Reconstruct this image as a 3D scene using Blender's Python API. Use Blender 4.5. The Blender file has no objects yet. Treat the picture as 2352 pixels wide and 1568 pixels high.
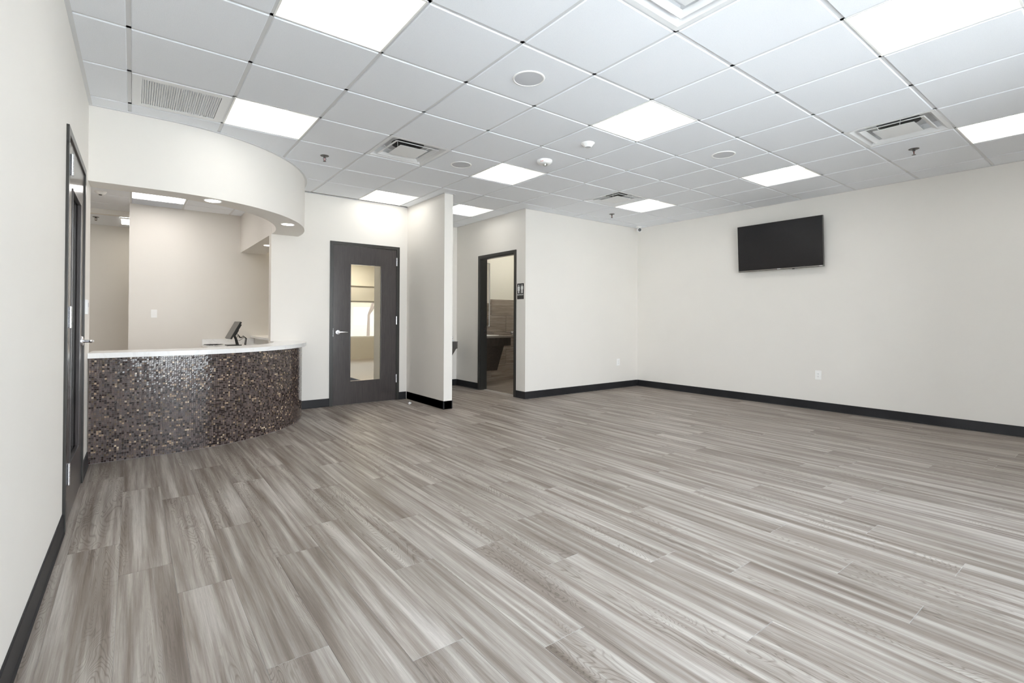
import bpy, bmesh, math, random
from mathutils import Matrix, Vector
random.seed(7)
D = bpy.data
COL = bpy.context.scene.collection
sc = bpy.context.scene
pi = math.pi

# ------------------------------------------------------------------ camera
HC = 1.1453            # eye height
H = 2.7566             # ceiling height
F, PX, PY, YAW, PITCH, ROLL = 1131.79, 1163.09, 724.88, .6491, .0080, .0045
def cam_setup():
    cy, sy, cp, sp, cr, sr = (math.cos(YAW), math.sin(YAW), math.cos(PITCH), math.sin(PITCH), math.cos(ROLL), math.sin(ROLL))
    fwd, right, up = Vector((sy, cy, 0)), Vector((cy, -sy, 0)), Vector((0, 0, 1))
    f2 = fwd*cp + up*sp; u2 = up*cp - fwd*sp
    r3 = right*cr + u2*sr; u3 = u2*cr - right*sr
    m = Matrix.Identity(4)
    for i in range(3):
        m[i][0], m[i][1], m[i][2] = r3[i], u3[i], -f2[i]
    m[2][3] = HC
    c = D.cameras.new('camera'); o = D.objects.new('camera', c); COL.objects.link(o)
    o.matrix_world = m
    c.sensor_fit = 'HORIZONTAL'; c.sensor_width = 36; c.lens = F/2352*36
    c.shift_x = (1176-PX)/2352; c.shift_y = (PY-784)/2352
    c.clip_start = .02; c.clip_end = 200
    sc.camera = o
cam_setup()

# ------------------------------------------------------------------ world, exposure
LENS_E = 6.6        # troffer lens radiance
SKY_E = 9.2
w = D.worlds.new('sky'); sc.world = w; w.use_nodes = True
nt = w.node_tree; nt.nodes.clear()
wo = nt.nodes.new('ShaderNodeOutputWorld'); bg = nt.nodes.new('ShaderNodeBackground')
tc = nt.nodes.new('ShaderNodeTexCoord'); sx = nt.nodes.new('ShaderNodeSeparateXYZ'); rp = nt.nodes.new('ShaderNodeValToRGB')
nt.links.new(tc.outputs['Generated'], sx.inputs[0]); nt.links.new(sx.outputs['Z'], rp.inputs[0])
rp.color_ramp.elements[0].color = (.95, .965, 1, 1); rp.color_ramp.elements[1].color = (.55, .74, 1, 1)
nt.links.new(rp.outputs[0], bg.inputs[0]); bg.inputs[1].default_value = SKY_E
nt.links.new(bg.outputs[0], wo.inputs[0])
sc.view_settings.view_transform = 'Standard'; sc.view_settings.look = 'None'
sc.view_settings.gamma = 1; sc.view_settings.use_curve_mapping = False
sc.view_settings.exposure = 0.12
sc.cycles.max_bounces = 10; sc.cycles.diffuse_bounces = 7; sc.cycles.glossy_bounces = 4
sc.cycles.transparent_max_bounces = 8; sc.cycles.sample_clamp_indirect = 40
sc.cycles.caustics_reflective = False; sc.cycles.caustics_refractive = False
sc.cycles.use_denoising = True

sun = D.lights.new('sun', 'SUN'); sun.energy = 28.0; sun.angle = math.radians(1.5); sun.color = (1, .96, .90)
so = D.objects.new('sun', sun); COL.objects.link(so); so.rotation_euler = Vector((.10, .42, .88)).to_track_quat('Z', 'Y').to_euler()

def portal(loc, sx_, sy_, rot):
    l = D.lights.new('window_portal', 'AREA'); l.shape = 'RECTANGLE'; l.size = sx_; l.size_y = sy_
    l.cycles.is_portal = True
    o = D.objects.new('window_portal', l); COL.objects.link(o); o.location = loc; o.rotation_euler = rot
portal((2.3, -1.23, 1.36), 4.4, 2.5, (-pi/2, 0, pi))       # front storefront, shines towards +y
portal((-.48, .30, 1.33), 2.3, 2.4, (pi/2, 0, -pi/2))       # daylight through the added side window
portal((4.9, 13.95, 1.13), 3.0, 1.1, (-pi/2, 0, 0))

# ------------------------------------------------------------------ materials
def mat(name, col=(.8, .8, .8), rough=.5, metal=0, spec=.5, emit=None, es=0, coat=0):
    m = D.materials.new(name); m.use_nodes = True
    b = m.node_tree.nodes['Principled BSDF']
    b.inputs['Base Color'].default_value = (*col, 1); b.inputs['Roughness'].default_value = rough
    b.inputs['Metallic'].default_value = metal; b.inputs['Specular IOR Level'].default_value = spec
    b.inputs['Coat Weight'].default_value = coat; b.inputs['Coat Roughness'].default_value = .12
    if emit:
        b.inputs['Emission Color'].default_value = (*emit, 1); b.inputs['Emission Strength'].default_value = es
    return m
def N(m, t, **kw):
    n = m.node_tree.nodes.new(t)
    for k, v in kw.items(): setattr(n, k, v)
    return n
def L(m, a, b): m.node_tree.links.new(a, b)
def BS(m): return m.node_tree.nodes['Principled BSDF']
def coords(m, scale=(1, 1, 1), kind='Object', rnd=False):
    t = N(m, 'ShaderNodeTexCoord'); mp = N(m, 'ShaderNodeMapping')
    mp.inputs['Scale'].default_value = scale
    if rnd:
        oi = N(m, 'ShaderNodeObjectInfo'); mu = N(m, 'ShaderNodeMath', operation='MULTIPLY'); mu.inputs[1].default_value = 57.0
        ad = N(m, 'ShaderNodeVectorMath', operation='ADD')
        L(m, oi.outputs['Random'], mu.inputs[0]); L(m, t.outputs[kind], ad.inputs[0]); L(m, mu.outputs[0], ad.inputs[1])
        L(m, ad.outputs[0], mp.inputs[0])
    else:
        L(m, t.outputs[kind], mp.inputs[0])
    return mp.outputs[0]
def noise(m, vec, scale=1, detail=3, rough=.5, dist=0):
    n = N(m, 'ShaderNodeTexNoise'); n.inputs['Scale'].default_value = scale; n.inputs['Detail'].default_value = detail
    n.inputs['Roughness'].default_value = rough; n.inputs['Distortion'].default_value = dist
    L(m, vec, n.inputs['Vector']); return n.outputs['Fac']
def ramp(m, fac, stops, interp='LINEAR'):
    r = N(m, 'ShaderNodeValToRGB'); cr = r.color_ramp; cr.interpolation = interp
    while len(cr.elements) < len(stops): cr.elements.new(.5)
    for e, (p, c) in zip(cr.elements, stops):
        e.position = p; e.color = (*c, 1) if len(c) == 3 else c
    L(m, fac, r.inputs[0]); return r.outputs[0]
def mix(m, a, b, fac, mode='MIX'):
    x = N(m, 'ShaderNodeMix', data_type='RGBA', blend_type=mode)
    for s, v in ((0, fac), (6, a), (7, b)):
        if hasattr(v, 'links') or hasattr(v, 'is_linked'): L(m, v, x.inputs[s])
        else: x.inputs[s].default_value = v if s == 0 else ((*v, 1) if len(v) == 3 else v)
    return x.outputs[2]
def bump(m, h, strength=.2, dist=.002):
    b = N(m, 'ShaderNodeBump'); b.inputs['Strength'].default_value = strength; b.inputs['Distance'].default_value = dist
    L(m, h, b.inputs['Height']); L(m, b.outputs[0], BS(m).inputs['Normal'])

def paint(name, col, rough=.55):
    m = mat(name, col, rough, spec=.3)
    n = noise(m, coords(m), 3.0, 2); c2 = tuple(v*.975 for v in col)
    L(m, mix(m, col, c2, n), BS(m).inputs['Base Color'])
    bump(m, noise(m, coords(m), 260, 2), .05, .001)
    return m
M = {}
M['wall'] = paint('wall_paint', (.835, .808, .765))
M['ledge'] = paint('wall_paint_light', (.80, .79, .76))
M['hall'] = paint('hall_paint', (.80, .765, .69))
M['warm'] = paint('restroom_paint', (.78, .76, .69))
M['tile'] = mat('acoustic_tile', (.86, .868, .885), .9, spec=.1)
_n = noise(M['tile'], coords(M['tile']), 170, 3); bump(M['tile'], _n, .25, .0015)
L(M['tile'], ramp(M['tile'], _n, [(.3, (.85, .875, .92)), (.5, (.89, .915, .955))]), BS(M['tile']).inputs['Base Color'])
M['grid'] = mat('ceiling_grid_enamel', (.74, .75, .765), .45)
M['white'] = mat('white_enamel', (.84, .85, .86), .35)
M['plastic'] = mat('white_plastic', (.94, .94, .93), .3)
M['grille'] = mat('speaker_mesh', (.62, .63, .66), .6)
_v = N(M['grille'], 'ShaderNodeTexVoronoi'); _v.inputs['Scale'].default_value = 300; L(M['grille'], coords(M['grille']), _v.inputs['Vector']); bump(M['grille'], _v.outputs['Distance'], .3, .001)
M['duct'] = mat('duct_interior', (.012, .012, .014), .6)
_n = noise(M['duct'], coords(M['duct']), 60, 2); L(M['duct'], ramp(M['duct'], _n, [(.4, (.008, .008, .01)), (.62, (.06, .06, .065))]), BS(M['duct']).inputs['Base Color'])
M['lens'] = mat('troffer_lens', (.9, .9, .88), .5, emit=(1, .985, .95), es=LENS_E)
M['reflector'] = mat('troffer_reflector', (.93, .93, .90), .4)
M['warmlens'] = mat('warm_lens', (.9, .9, .85), .5, emit=(1, .91, .74), es=24)
M['recplens'] = mat('reception_lens', (.9, .9, .88), .5, emit=(1, .955, .91), es=8)
M['restlens'] = mat('restroom_lens', (.9, .9, .88), .5, emit=(1, .96, .86), es=28)
M['halllens'] = mat('passage_lens', (.9, .9, .88), .5, emit=(1, .95, .82), es=4.5)
M['downlens'] = mat('downlight_lens', (.9, .9, .88), .5, emit=(1, .95, .86), es=22)
M['base'] = mat('black_rubber_base', (.020, .020, .022), .45, spec=.25)
_n = noise(M['base'], coords(M['base']), 2.5, 2); L(M['base'], ramp(M['base'], _n, [(.3, (.016, .016, .018)), (.7, (.026, .026, .028))]), BS(M['base']).inputs['Base Color'])
M['frame'] = mat('dark_bronze_paint', (.034, .033, .030), .30, spec=.45)
M['frame'].node_tree.nodes['Principled BSDF'].inputs['Coat Weight'].default_value = .0
def espresso(name, c1, c2, rough=.42, coat=.65):
    m = mat(name, c1, rough, coat=coat, spec=.35)
    v = coords(m, (1, 1, 1)); mp = N(m, 'ShaderNodeMapping'); mp.inputs['Scale'].default_value = (38, 38, 2.2); L(m, v, mp.inputs[0])
    n = noise(m, mp.outputs[0], 2.2, 6, .65, .6)
    L(m, ramp(m, n, [(.3, c1), (.68, c2)]), BS(m).inputs['Base Color']); bump(m, n, .08, .001); return m
M['wood'] = espresso('espresso_veneer', (.026, .020, .020), (.052, .042, .040))
M['vanitywood'] = espresso('walnut_laminate', (.035, .028, .023), (.085, .068, .055), .45, 0)
M['steel'] = mat('satin_chrome', (.80, .80, .83), .24, 1)
M['chrome'] = mat('bright_chrome', (.85, .85, .85), .12, 1)
M['brushed'] = mat('brushed_stainless', (.42, .41, .40), .38, 1)
M['oldmetal'] = mat('dull_metal', (.16, .155, .15), .4, .9)
M['black'] = mat('black_plastic', (.018, .018, .018), .4)
M['greyplastic'] = mat('grey_screen_glass', (.10, .098, .09), .28)
M['screen'] = mat('tv_screen_glass', (.010, .010, .012), .18, spec=.45)
M['bezel'] = mat('tv_bezel', (.03, .029, .028), .3)
M['silver'] = mat('silver_trim', (.45, .44, .41), .3, .8)
M['quartz'] = mat('white_quartz', (.86, .86, .86), .22)
_q = M['quartz']; _n = noise(_q, coords(_q), 2.2, 8, .6, 1.6)
L(_q, ramp(_q, _n, [(.485, (.87, .87, .87)), (.5, (.80, .795, .79)), (.515, (.87, .87, .87))]), BS(_q).inputs['Base Color'])
M['lam'] = mat('vanity_top_laminate', (.23, .20, .175), .4)
M['grout'] = mat('mosaic_grout', (.30, .27, .265), .8)
M['grout2'] = mat('tile_grout', (.72, .68, .60), .8)
M['signblack'] = mat('sign_black', (.030, .027, .025), .45)
M['signwhite'] = mat('sign_white', (.88, .88, .86), .5)
M['red'] = mat('red_print', (.55, .07, .06), .5)
M['carpet'] = mat('navy_carpet', (.035, .045, .085), .9)
M['hallfloor'] = mat('pale_vinyl_floor', (.50, .45, .41), .45)
M['concrete'] = mat('pavement', (.55, .545, .53), .9)
M['stucco'] = mat('outdoor_stucco', (.62, .58, .50), .9)
M['roof'] = mat('outdoor_roof', (.50, .36, .30), .9)
M['bark'] = mat('bark', (.22, .18, .16), .9)
M['leaf'] = mat('dry_leaf', (.30, .33, .17), .9)
M['mirror'] = mat('mirror_glass', (.9, .9, .9), .02, 1)

# clear thin glazing
gm = D.materials.new('clear_glass'); gm.use_nodes = True; M['glass'] = gm
g = gm.node_tree; g.nodes.clear()
go = g.nodes.new('ShaderNodeOutputMaterial'); gt = g.nodes.new('ShaderNodeBsdfTransparent'); gg = g.nodes.new('ShaderNodeBsdfGlossy')
gx = g.nodes.new('ShaderNodeMixShader'); gf = g.nodes.new('ShaderNodeFresnel')
gf.inputs[0].default_value = 1.35; gg.inputs['Roughness'].default_value = .02; gt.inputs[0].default_value = (.97, .98, .97, 1)
g.links.new(gf.outputs[0], gx.inputs[0]); g.links.new(gt.outputs[0], gx.inputs[1]); g.links.new(gg.outputs[0], gx.inputs[2]); g.links.new(gx.outputs[0], go.inputs[0])

g2 = gm.copy(); g2.name = 'dimmed_glass'; M['tint'] = g2  # hall window glass darkened to tone down the bright outdoors
for n_ in g2.node_tree.nodes:
    if n_.type == 'BSDF_TRANSPARENT': n_.inputs[0].default_value = (.60, .58, .54, 1)

# glass mosaic: colour from a per-face attribute
mm = mat('glass_mosaic', (.2, .15, .12), .10, coat=.6); M['mosaic'] = mm
BS(mm).inputs['Coat Roughness'].default_value = .05
at = N(mm, 'ShaderNodeAttribute', attribute_name='tint'); L(mm, at.outputs['Color'], BS(mm).inputs['Base Color'])

# wood-look vinyl plank; grain runs along local y
def plank_mat(name, dark, mid, light, along=(1, 1, 1), rnd=True):
    m = mat(name, mid, .42, spec=.25)
    base = coords(m, (1, 1, 1), rnd=rnd)
    def mp(s):
        q = N(m, 'ShaderNodeMapping'); q.inputs['Scale'].default_value = tuple(a for a in s); L(m, base, q.inputs[0]); return q.outputs[0]
    broad = noise(m, mp((24, .8, 1)), 1.0, 4, .55, .3)
    soft = noise(m, mp((5, .9, 1)), 1.0, 2, .5, .2)
    fine = noise(m, mp((260, 5, 1)), 1.0, 4, .7, .25)
    pore = noise(m, mp((620, 26, 1)), 1.0, 2, .6, 0)
    # cathedral figure: contour lines of a stretched noise field
    fld = noise(m, mp((7.5, 1.15, 1)), 1.0, 2.5, .5, .5)
    mu = N(m, 'ShaderNodeMath', operation='MULTIPLY'); mu.inputs[1].default_value = 46; L(m, fld, mu.inputs[0])
    pp = N(m, 'ShaderNodeMath', operation='PINGPONG'); pp.inputs[1].default_value = .5; L(m, mu.outputs[0], pp.inputs[0])
    ring = ramp(m, pp.outputs[0], [(0, (0, 0, 0)), (.22, (1, 1, 1))])
    sel = noise(m, mp((4.5, .55, 3)), 1.0, 1, .5, 0)
    msk = ramp(m, sel, [(.50, (0, 0, 0)), (.58, (1, 1, 1))])
    col = ramp(m, broad, [(.30, dark), (.47, mid), (.66, light)])
    col = mix(m, col, ramp(m, soft, [(.35, (.84, .82, .80)), (.65, (1.12, 1.12, 1.12))]), .9, 'MULTIPLY')
    col = mix(m, col, ramp(m, fine, [(.33, (.72, .70, .68)), (.6, (1.1, 1.1, 1.1))]), .55, 'MULTIPLY')
    ringc = mix(m, (1, 1, 1), ramp(m, ring, [(0, (.60, .575, .55)), (1, (1.04, 1.04, 1.04))]), msk)
    col = mix(m, col, ringc, .8, 'MULTIPLY')
    col = mix(m, col, ramp(m, pore, [(.62, (1, 1, 1)), (.75, (1.35, 1.35, 1.35))]), .6, 'MULTIPLY')
    # each board a touch different
    oi = N(m, 'ShaderNodeObjectInfo')
    col = mix(m, col, ramp(m, oi.outputs['Random'], [(0, (.95, .945, .94)), (.5, (1, 1, 1)), (1, (1.04, 1.04, 1.045))]), 1.0 if rnd else 0.0, 'MULTIPLY')
    L(m, col, BS(m).inputs['Base Color'])
    L(m, ramp(m, fine, [(.3, (.5, .5, .5)), (.7, (.38, .38, .38))]), BS(m).inputs['Roughness'])
    bump(m, fine, .12, .0006)
    return m
M['plank'] = plank_mat('vinyl_plank', (.185, .150, .124), (.288, .250, .220), (.465, .430, .393))
M['plankfield'] = plank_mat('vinyl_plank_field', (.185, .150, .124), (.288, .250, .220), (.465, .430, .393), rnd=False)
M['seam'] = mat('plank_seam', (.46, .44, .42), .8)
def walltile_mat():
    m = mat('wood_look_porcelain', (.3, .25, .21), .42)
    base = coords(m, (1.6, 1.6, 22), rnd=True); n = noise(m, base, 1.3, 5, .6, .5)
    L(m, ramp(m, n, [(.3, (.19, .155, .13)), (.5, (.29, .245, .205)), (.7, (.40, .345, .295))]), BS(m).inputs['Base Color']); return m
M['walltile'] = walltile_mat()
def floortile_mat():
    m = mat('wood_look_floor_tile', (.3, .25, .21), .42)
    base = coords(m, (1.6, 20, 1), rnd=True); n = noise(m, base, 1.3, 5, .6, .5)
    L(m, ramp(m, n, [(.3, (.20, .17, .14)), (.7, (.36, .31, .265))]), BS(m).inputs['Base Color']); return m
M['floortile'] = floortile_mat()

# ------------------------------------------------------------------ mesh helpers
def box(bm, x0, x1, y0, y1, z0, z1, bev=0, mat_=None):
    x0, x1 = sorted((x0, x1)); y0, y1 = sorted((y0, y1)); z0, z1 = sorted((z0, z1))
    vs = [bm.verts.new((x, y, z)) for z in (z0, z1) for y in (y0, y1) for x in (x0, x1)]
    fs = [(0, 2, 3, 1), (4, 5, 7, 6), (0, 1, 5, 4), (2, 6, 7, 3), (0, 4, 6, 2), (1, 3, 7, 5)]
    faces = [bm.faces.new([vs[i] for i in f]) for f in fs]
    if bev:
        ed = {e for f in faces for e in f.edges}
        bmesh.ops.bevel(bm, geom=list(ed), offset=bev, segments=2, affect='EDGES', profile=.7)
    if mat_ is not None: bmesh.ops.transform(bm, matrix=mat_, verts=vs) if not bev else None
    return vs
def BX(*a, bev=0):
    bm = bmesh.new(); box(bm, *a, bev=bev); return bm
def prism(bm, pts, z0, z1):
    """closed polygon in plan, extruded"""
    b = [bm.verts.new((x, y, z0)) for x, y in pts]; t = [bm.verts.new((x, y, z1)) for x, y in pts]
    n = len(pts)
    for i in range(n):
        j = (i+1) % n; bm.faces.new((b[i], b[j], t[j], t[i]))
    bm.faces.new(list(reversed(b))); bm.faces.new(t)
def band(bm, outer, inner, z0, z1):
    """solid strip between two plan polylines of equal length"""
    n = len(outer); R = []
    for (a, b) in zip(outer, inner):
        R.append([bm.verts.new((a[0], a[1], z0)), bm.verts.new((a[0], a[1], z1)), bm.verts.new((b[0], b[1], z1)), bm.verts.new((b[0], b[1], z0))])
    for i in range(n-1):
        for k in range(4):
            bm.faces.new((R[i][k], R[i+1][k], R[i+1][(k+1) % 4], R[i][(k+1) % 4]))
    bm.faces.new(R[0]); bm.faces.new(list(reversed(R[-1])))
def lathe(bm, prof, seg=32, axis='Z', loc=(0, 0, 0), flip=False):
    """prof: list of (r, h)"""
    rings = []
    for r, h in prof:
        ring = []
        for k in range(seg):
            a = 2*pi*k/seg; c, s = r*math.cos(a), r*math.sin(a)
            p = {'Z': (c, s, h), 'X': (h, c, s), 'Y': (c, h, s)}[axis]
            ring.append(bm.verts.new((p[0]+loc[0], p[1]+loc[1], p[2]+loc[2])))
        rings.append(ring)
    for a, b in zip(rings, rings[1:]):
        for k in range(seg):
            bm.faces.new((a[k], a[(k+1) % seg], b[(k+1) % seg], b[k]))
    for ring, r in ((rings[0], prof[0][0]), (rings[-1], prof[-1][0])):
        if r > 1e-5: bm.faces.new(ring)
    bmesh.ops.remove_doubles(bm, verts=bm.verts, dist=1e-6)
def tube(bm, pts, r, seg=10):
    pts = [Vector(p) for p in pts]; rings = []; prev = None
    for i, p in enumerate(pts):
        t = (pts[min(i+1, len(pts)-1)] - pts[max(i-1, 0)]).normalized()
        if prev is None:
            prev = t.orthogonal().normalized()
        u = (prev - t*prev.dot(t)).normalized(); prev = u; v = t.cross(u)
        rr = r[i] if isinstance(r, (list, tuple)) else r
        rings.append([bm.verts.new(p + (u*math.cos(2*pi*k/seg) + v*math.sin(2*pi*k/seg))*rr) for k in range(seg)])
    for a, b in zip(rings, rings[1:]):
        for k in range(seg): bm.faces.new((a[k], a[(k+1) % seg], b[(k+1) % seg], b[k]))
    bm.faces.new(list(reversed(rings[0]))); bm.faces.new(rings[-1])
def smooth(o, ang=40):
    me = o.data
    for p in me.polygons: p.use_smooth = True
    try: me.set_sharp_from_angle(angle=math.radians(ang))
    except Exception: pass
    return o
def obj(name, bm, m, parent=None, loc=None, sm=False, rot=None):
    bmesh.ops.recalc_face_normals(bm, faces=bm.faces)
    me = D.meshes.new(name); bm.to_mesh(me); bm.free()
    o = D.objects.new(name, me); COL.objects.link(o)
    for q in (m if isinstance(m, (list, tuple)) else [m]): me.materials.append(M[q] if isinstance(q, str) else q)
    if loc: o.location = loc
    if rot: o.rotation_euler = rot
    if parent: o.parent = parent
    if sm: smooth(o)
    return o
def tag(o, label=None, cat=None, group=None, kind=None):
    if label: o['label'] = label
    if cat: o['category'] = cat
    if group: o['group'] = group
    if kind: o['kind'] = kind
    return o
def thing(name, label, cat, loc=(0, 0, 0), rotz=0, group=None):
    o = D.objects.new(name, None); COL.objects.link(o); o.location = loc; o.rotation_euler = (0, 0, rotz); o.empty_display_size = .1
    return tag(o, label, cat, group)
def struct(name, bm, m, label, cat='wall'):
    return tag(obj(name, bm, m), label, cat, None, 'structure')
def copy_tree(o, parent=None):
    c = o.copy(); COL.objects.link(c); c.parent = parent
    for ch in list(o.children): copy_tree(ch, c)
    return c

# ------------------------------------------------------------------ plan
XR, YB, YD, YN = 7.071, 5.51, 6.547, -1.05
X2 = 4.525                     # wall with the restroom door
WT = H + .004
def xl(y): return -.322 + .0095*y   # inner face of the left wall
T = .6096; GX, GY = -.640, 2.8364
YS = 8.72                      # reception back wall
def ell(cx, cy, rx, ry, x_from, n=36):
    """straight run from x_from to cx, then a quarter ellipse to (cx+rx, cy)"""
    k = 5
    p = [(x_from + (cx-x_from)*i/k, cy-ry) for i in range(k)]
    p += [(cx + rx*math.sin(t), cy - ry*math.cos(t)) for t in [pi/2*i/n for i in range(n+1)]]
    return p

# ------------------------------------------------------------------ walls
bm = bmesh.new()   # left wall with opening for the door, slightly skewed
LD0, LD1, DH = 3.505, 4.545, 2.18
def lw(y0, y1, z0, z1): prism(bm, [(xl(y0), y0), (xl(y1), y1), (xl(y1)-.13, y1), (xl(y0)-.13, y0)], z0, z1)
WL0, WL1 = -.85, 1.45  # opening of the added side window
lw(YN-.15, WL0, 0, WT); lw(WL1, LD0, 0, WT); lw(WL0, WL1, 0, .1); lw(WL0, WL1, 2.55, WT); lw(LD1, 5.12, 0, WT); lw(LD0, LD1, DH, WT)
struct('wall_left', bm, 'wall', 'long warm grey painted wall with the dark glazed door')
bm = BX(XR, XR+.13, YN, YB+.12, 0, WT)
struct('wall_right', bm, 'wall', 'long warm grey painted wall carrying the television')
bm = bmesh.new(); box(bm, X2, XR, YB, YB+.12, 0, WT)
struct('wall_back', bm, 'wall', 'warm grey wall section between restroom corner and television wall')
bm = bmesh.new()
RD0, RD1 = 5.722, 6.722     # restroom door frame outer
box(bm, X2, X2+.125, YB+.12, RD0, 0, WT); box(bm, X2, X2+.125, RD1, 7.475, 0, WT); box(bm, X2, X2+.125, RD0, RD1, DH, WT)
struct('wall_restroom', bm, 'wall', 'short grey wall around the open restroom doorway')
bm = bmesh.new(); D20, D21 = 2.058, 3.040
box(bm, 1.3475, D20, YD, YD+.12, 0, WT); box(bm, D21, 3.16, YD, YD+.12, 0, WT); box(bm, D20, D21, YD, YD+.12, 2.172, WT)
struct('wall_door', bm, 'wall', 'grey wall around the closed espresso door with tall glass')
bm = BX(3.16, 3.283, 5.477, 7.76, 0, WT)
struct('wall_pier', bm, 'wall', 'free end of the thin partition beside the espresso glazed door')
bm = BX(3.283, X2, 7.405, 7.6, 0, WT)
struct('wall_alcove', bm, 'wall', 'back wall of the drinking fountain alcove')
# reception rooms
bm = BX(-.045, 1.69, YS, YS+.12, 0, WT)
struct('wall_reception', bm, 'wall', 'grey wall behind the reception desk with a light switch')
bm = BX(-2.6, 1.69, 10.6, 10.72, 0, WT)
struct('wall_passage', bm, 'wall', 'shaded grey wall at the end of the passage behind reception')
bm = bmesh.new(); box(bm, -2.72, -2.6, 5.0, 10.72, 0, WT); box(bm, -2.6, xl(5.12)-.13, 5.0, 5.12, 0, WT)
struct('wall_office', bm, 'wall', 'hidden grey side walls of the office behind reception')
bm = BX(1.69, 1.80, YS, 10.72, 0, WT)
struct('wall_passage_side', bm, 'wall', 'grey wall dividing passage from hall beyond the ledge')
bm = bmesh.new(); box(bm, -2.12, -2.0, 2.8, 5.0, 0, H+.158); box(bm, -2.0, xl(2.8)-.131, 2.8, 2.9, 0, H+.158)  # added box behind the left door, blocks daylight from its glass
struct('wall_blackout', bm, 'wall', 'added walls that keep the left door glass dark')
# hall beyond the espresso door
bm = bmesh.new(); YF = 13.8
box(bm, 1.8, 4.05, YF, YF+.15, 0, WT); box(bm, 6.1, 6.9, YF, YF+.15, 0, WT); box(bm, 4.05, 6.1, YF, YF+.15, 0, .61); box(bm, 4.05, 6.1, YF, YF+.15, 1.665, WT)
box(bm, 1.8, 6.9, YF-.05, YF, 2.09, 2.14)
struct('wall_far', bm, 'hall', 'cream wall with a window seen through the door glass')
bm = bmesh.new(); box(bm, 1.68, 1.8, 10.72, YF+.15, 0, WT); box(bm, 6.9, 7.02, 7.6, YF+.15, 0, WT); box(bm, 3.283, 6.9, 7.6, 7.72, 0, WT)
struct('wall_hall', bm, 'hall', 'cream side walls of the hall beyond the espresso door')
# restroom
bm = bmesh.new(); box(bm, X2+.0, 7.2, 7.475, 7.6, 0, WT); box(bm, 6.75, 6.87, YB+.12, 7.475, 0, WT)
rw = struct('wall_tiled', bm, 'warm', 'cream restroom wall above wood look porcelain tiles')
# front wall with storefront windows, behind the viewer
bm = bmesh.new(); box(bm, -.5, 7.2, YN-.15, YN, 0, .1); box(bm, -.5, 7.2, YN-.15, YN, 2.62, WT); box(bm, -.5, .1, YN-.15, YN, .1, 2.62); box(bm, 4.5, 7.2, YN-.15, YN, .1, 2.62)
struct('wall_front', bm, 'wall', 'window wall of the lobby facing the street')
wn = thing('window_1', 'storefront glazing in dark frames on the street side', 'window'); wn['kind'] = 'structure'
for i in range(4):
    x = .1 + 4.4*i/3; obj('mullion', BX(x-.025+(.025 if i == 0 else 0)-(.025 if i == 3 else 0), x+.025+(.025 if i == 0 else 0)-(.025 if i == 3 else 0), YN-.12, YN-.02, .1, 2.62), 'frame', wn)
for i in range(3):
    x = .1 + 4.4*i/3; obj('pane', BX(x+.03, x+1.43, YN-.075, YN-.065, .1, 2.62), 'glass', wn)
wn = thing('window_added', 'unseen side window added in the left wall for more daylight', 'window'); wn['kind'] = 'structure'  # not a known window: added to let daylight in from the left
for y_ in (WL0+.025, (WL0+WL1)/2, WL1-.025): obj('mullion', BX(xl(y_)-.11, xl(y_)-.03, y_-.025, y_+.025, .1, 2.55), 'frame', wn)
for y0_, y1_ in ((WL0+.05, (WL0+WL1)/2-.025), ((WL0+WL1)/2+.025, WL1-.05)): obj('pane', BX(-.40, -.39, y0_, y1_, .1, 2.55), 'glass', wn)
wn = thing('window_2', 'window to the outdoors seen through the espresso door glass', 'window', (0, 0, 0)); wn['kind'] = 'structure'
bm = bmesh.new()
for a in ((4.05, 4.09, .61, 1.665), (6.06, 6.1, .61, 1.665), (4.09, 6.06, .61, .65), (4.09, 6.06, 1.625, 1.665)): box(bm, a[0], a[1], YF+.04, YF+.10, a[2], a[3])
obj('window_frame', bm, 'ledge', wn); obj('pane', BX(4.09, 6.06, YF+.066, YF+.072, .65, 1.625), 'tint', wn)

# curved bulkhead over the reception desk
bo = ell(.2, 6.5, 1.46, 1.63, xl(4.87)); bi = ell(.2, 6.5, 1.15, 1.40, xl(5.1))
bo.append((1.66, YD)); bi.append((1.35, YD))
bm = bmesh.new(); band(bm, bo, bi, 2.182, WT)
o = struct('wall_bulkhead', bm, 'wall', 'curved grey bulkhead hanging over the reception desk', 'bulkhead'); smooth(o, 35)
bt = ell(.2, 6.5, 1.485, 1.655, xl(4.845)); bt.append((1.685, YD))
bm = bmesh.new(); band(bm, [p for p in bt], bo, H-.004, H+.003)
o = struct('trim_1', bm, 'grid', 'thin white edge trim where curved bulkhead meets ceiling', 'trim'); smooth(o, 35)
bm = BX(1.35, 1.69, YD+.12, YS, 2.182, WT)
struct('wall_soffit', bm, 'wall', 'straight soffit over the side ledge of reception', 'bulkhead')
bm = BX(-2.6, -.045, 9.44, 9.55, 2.69, WT)
struct('wall_header', bm, 'wall', 'low header crossing the passage behind reception', 'header')

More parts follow.
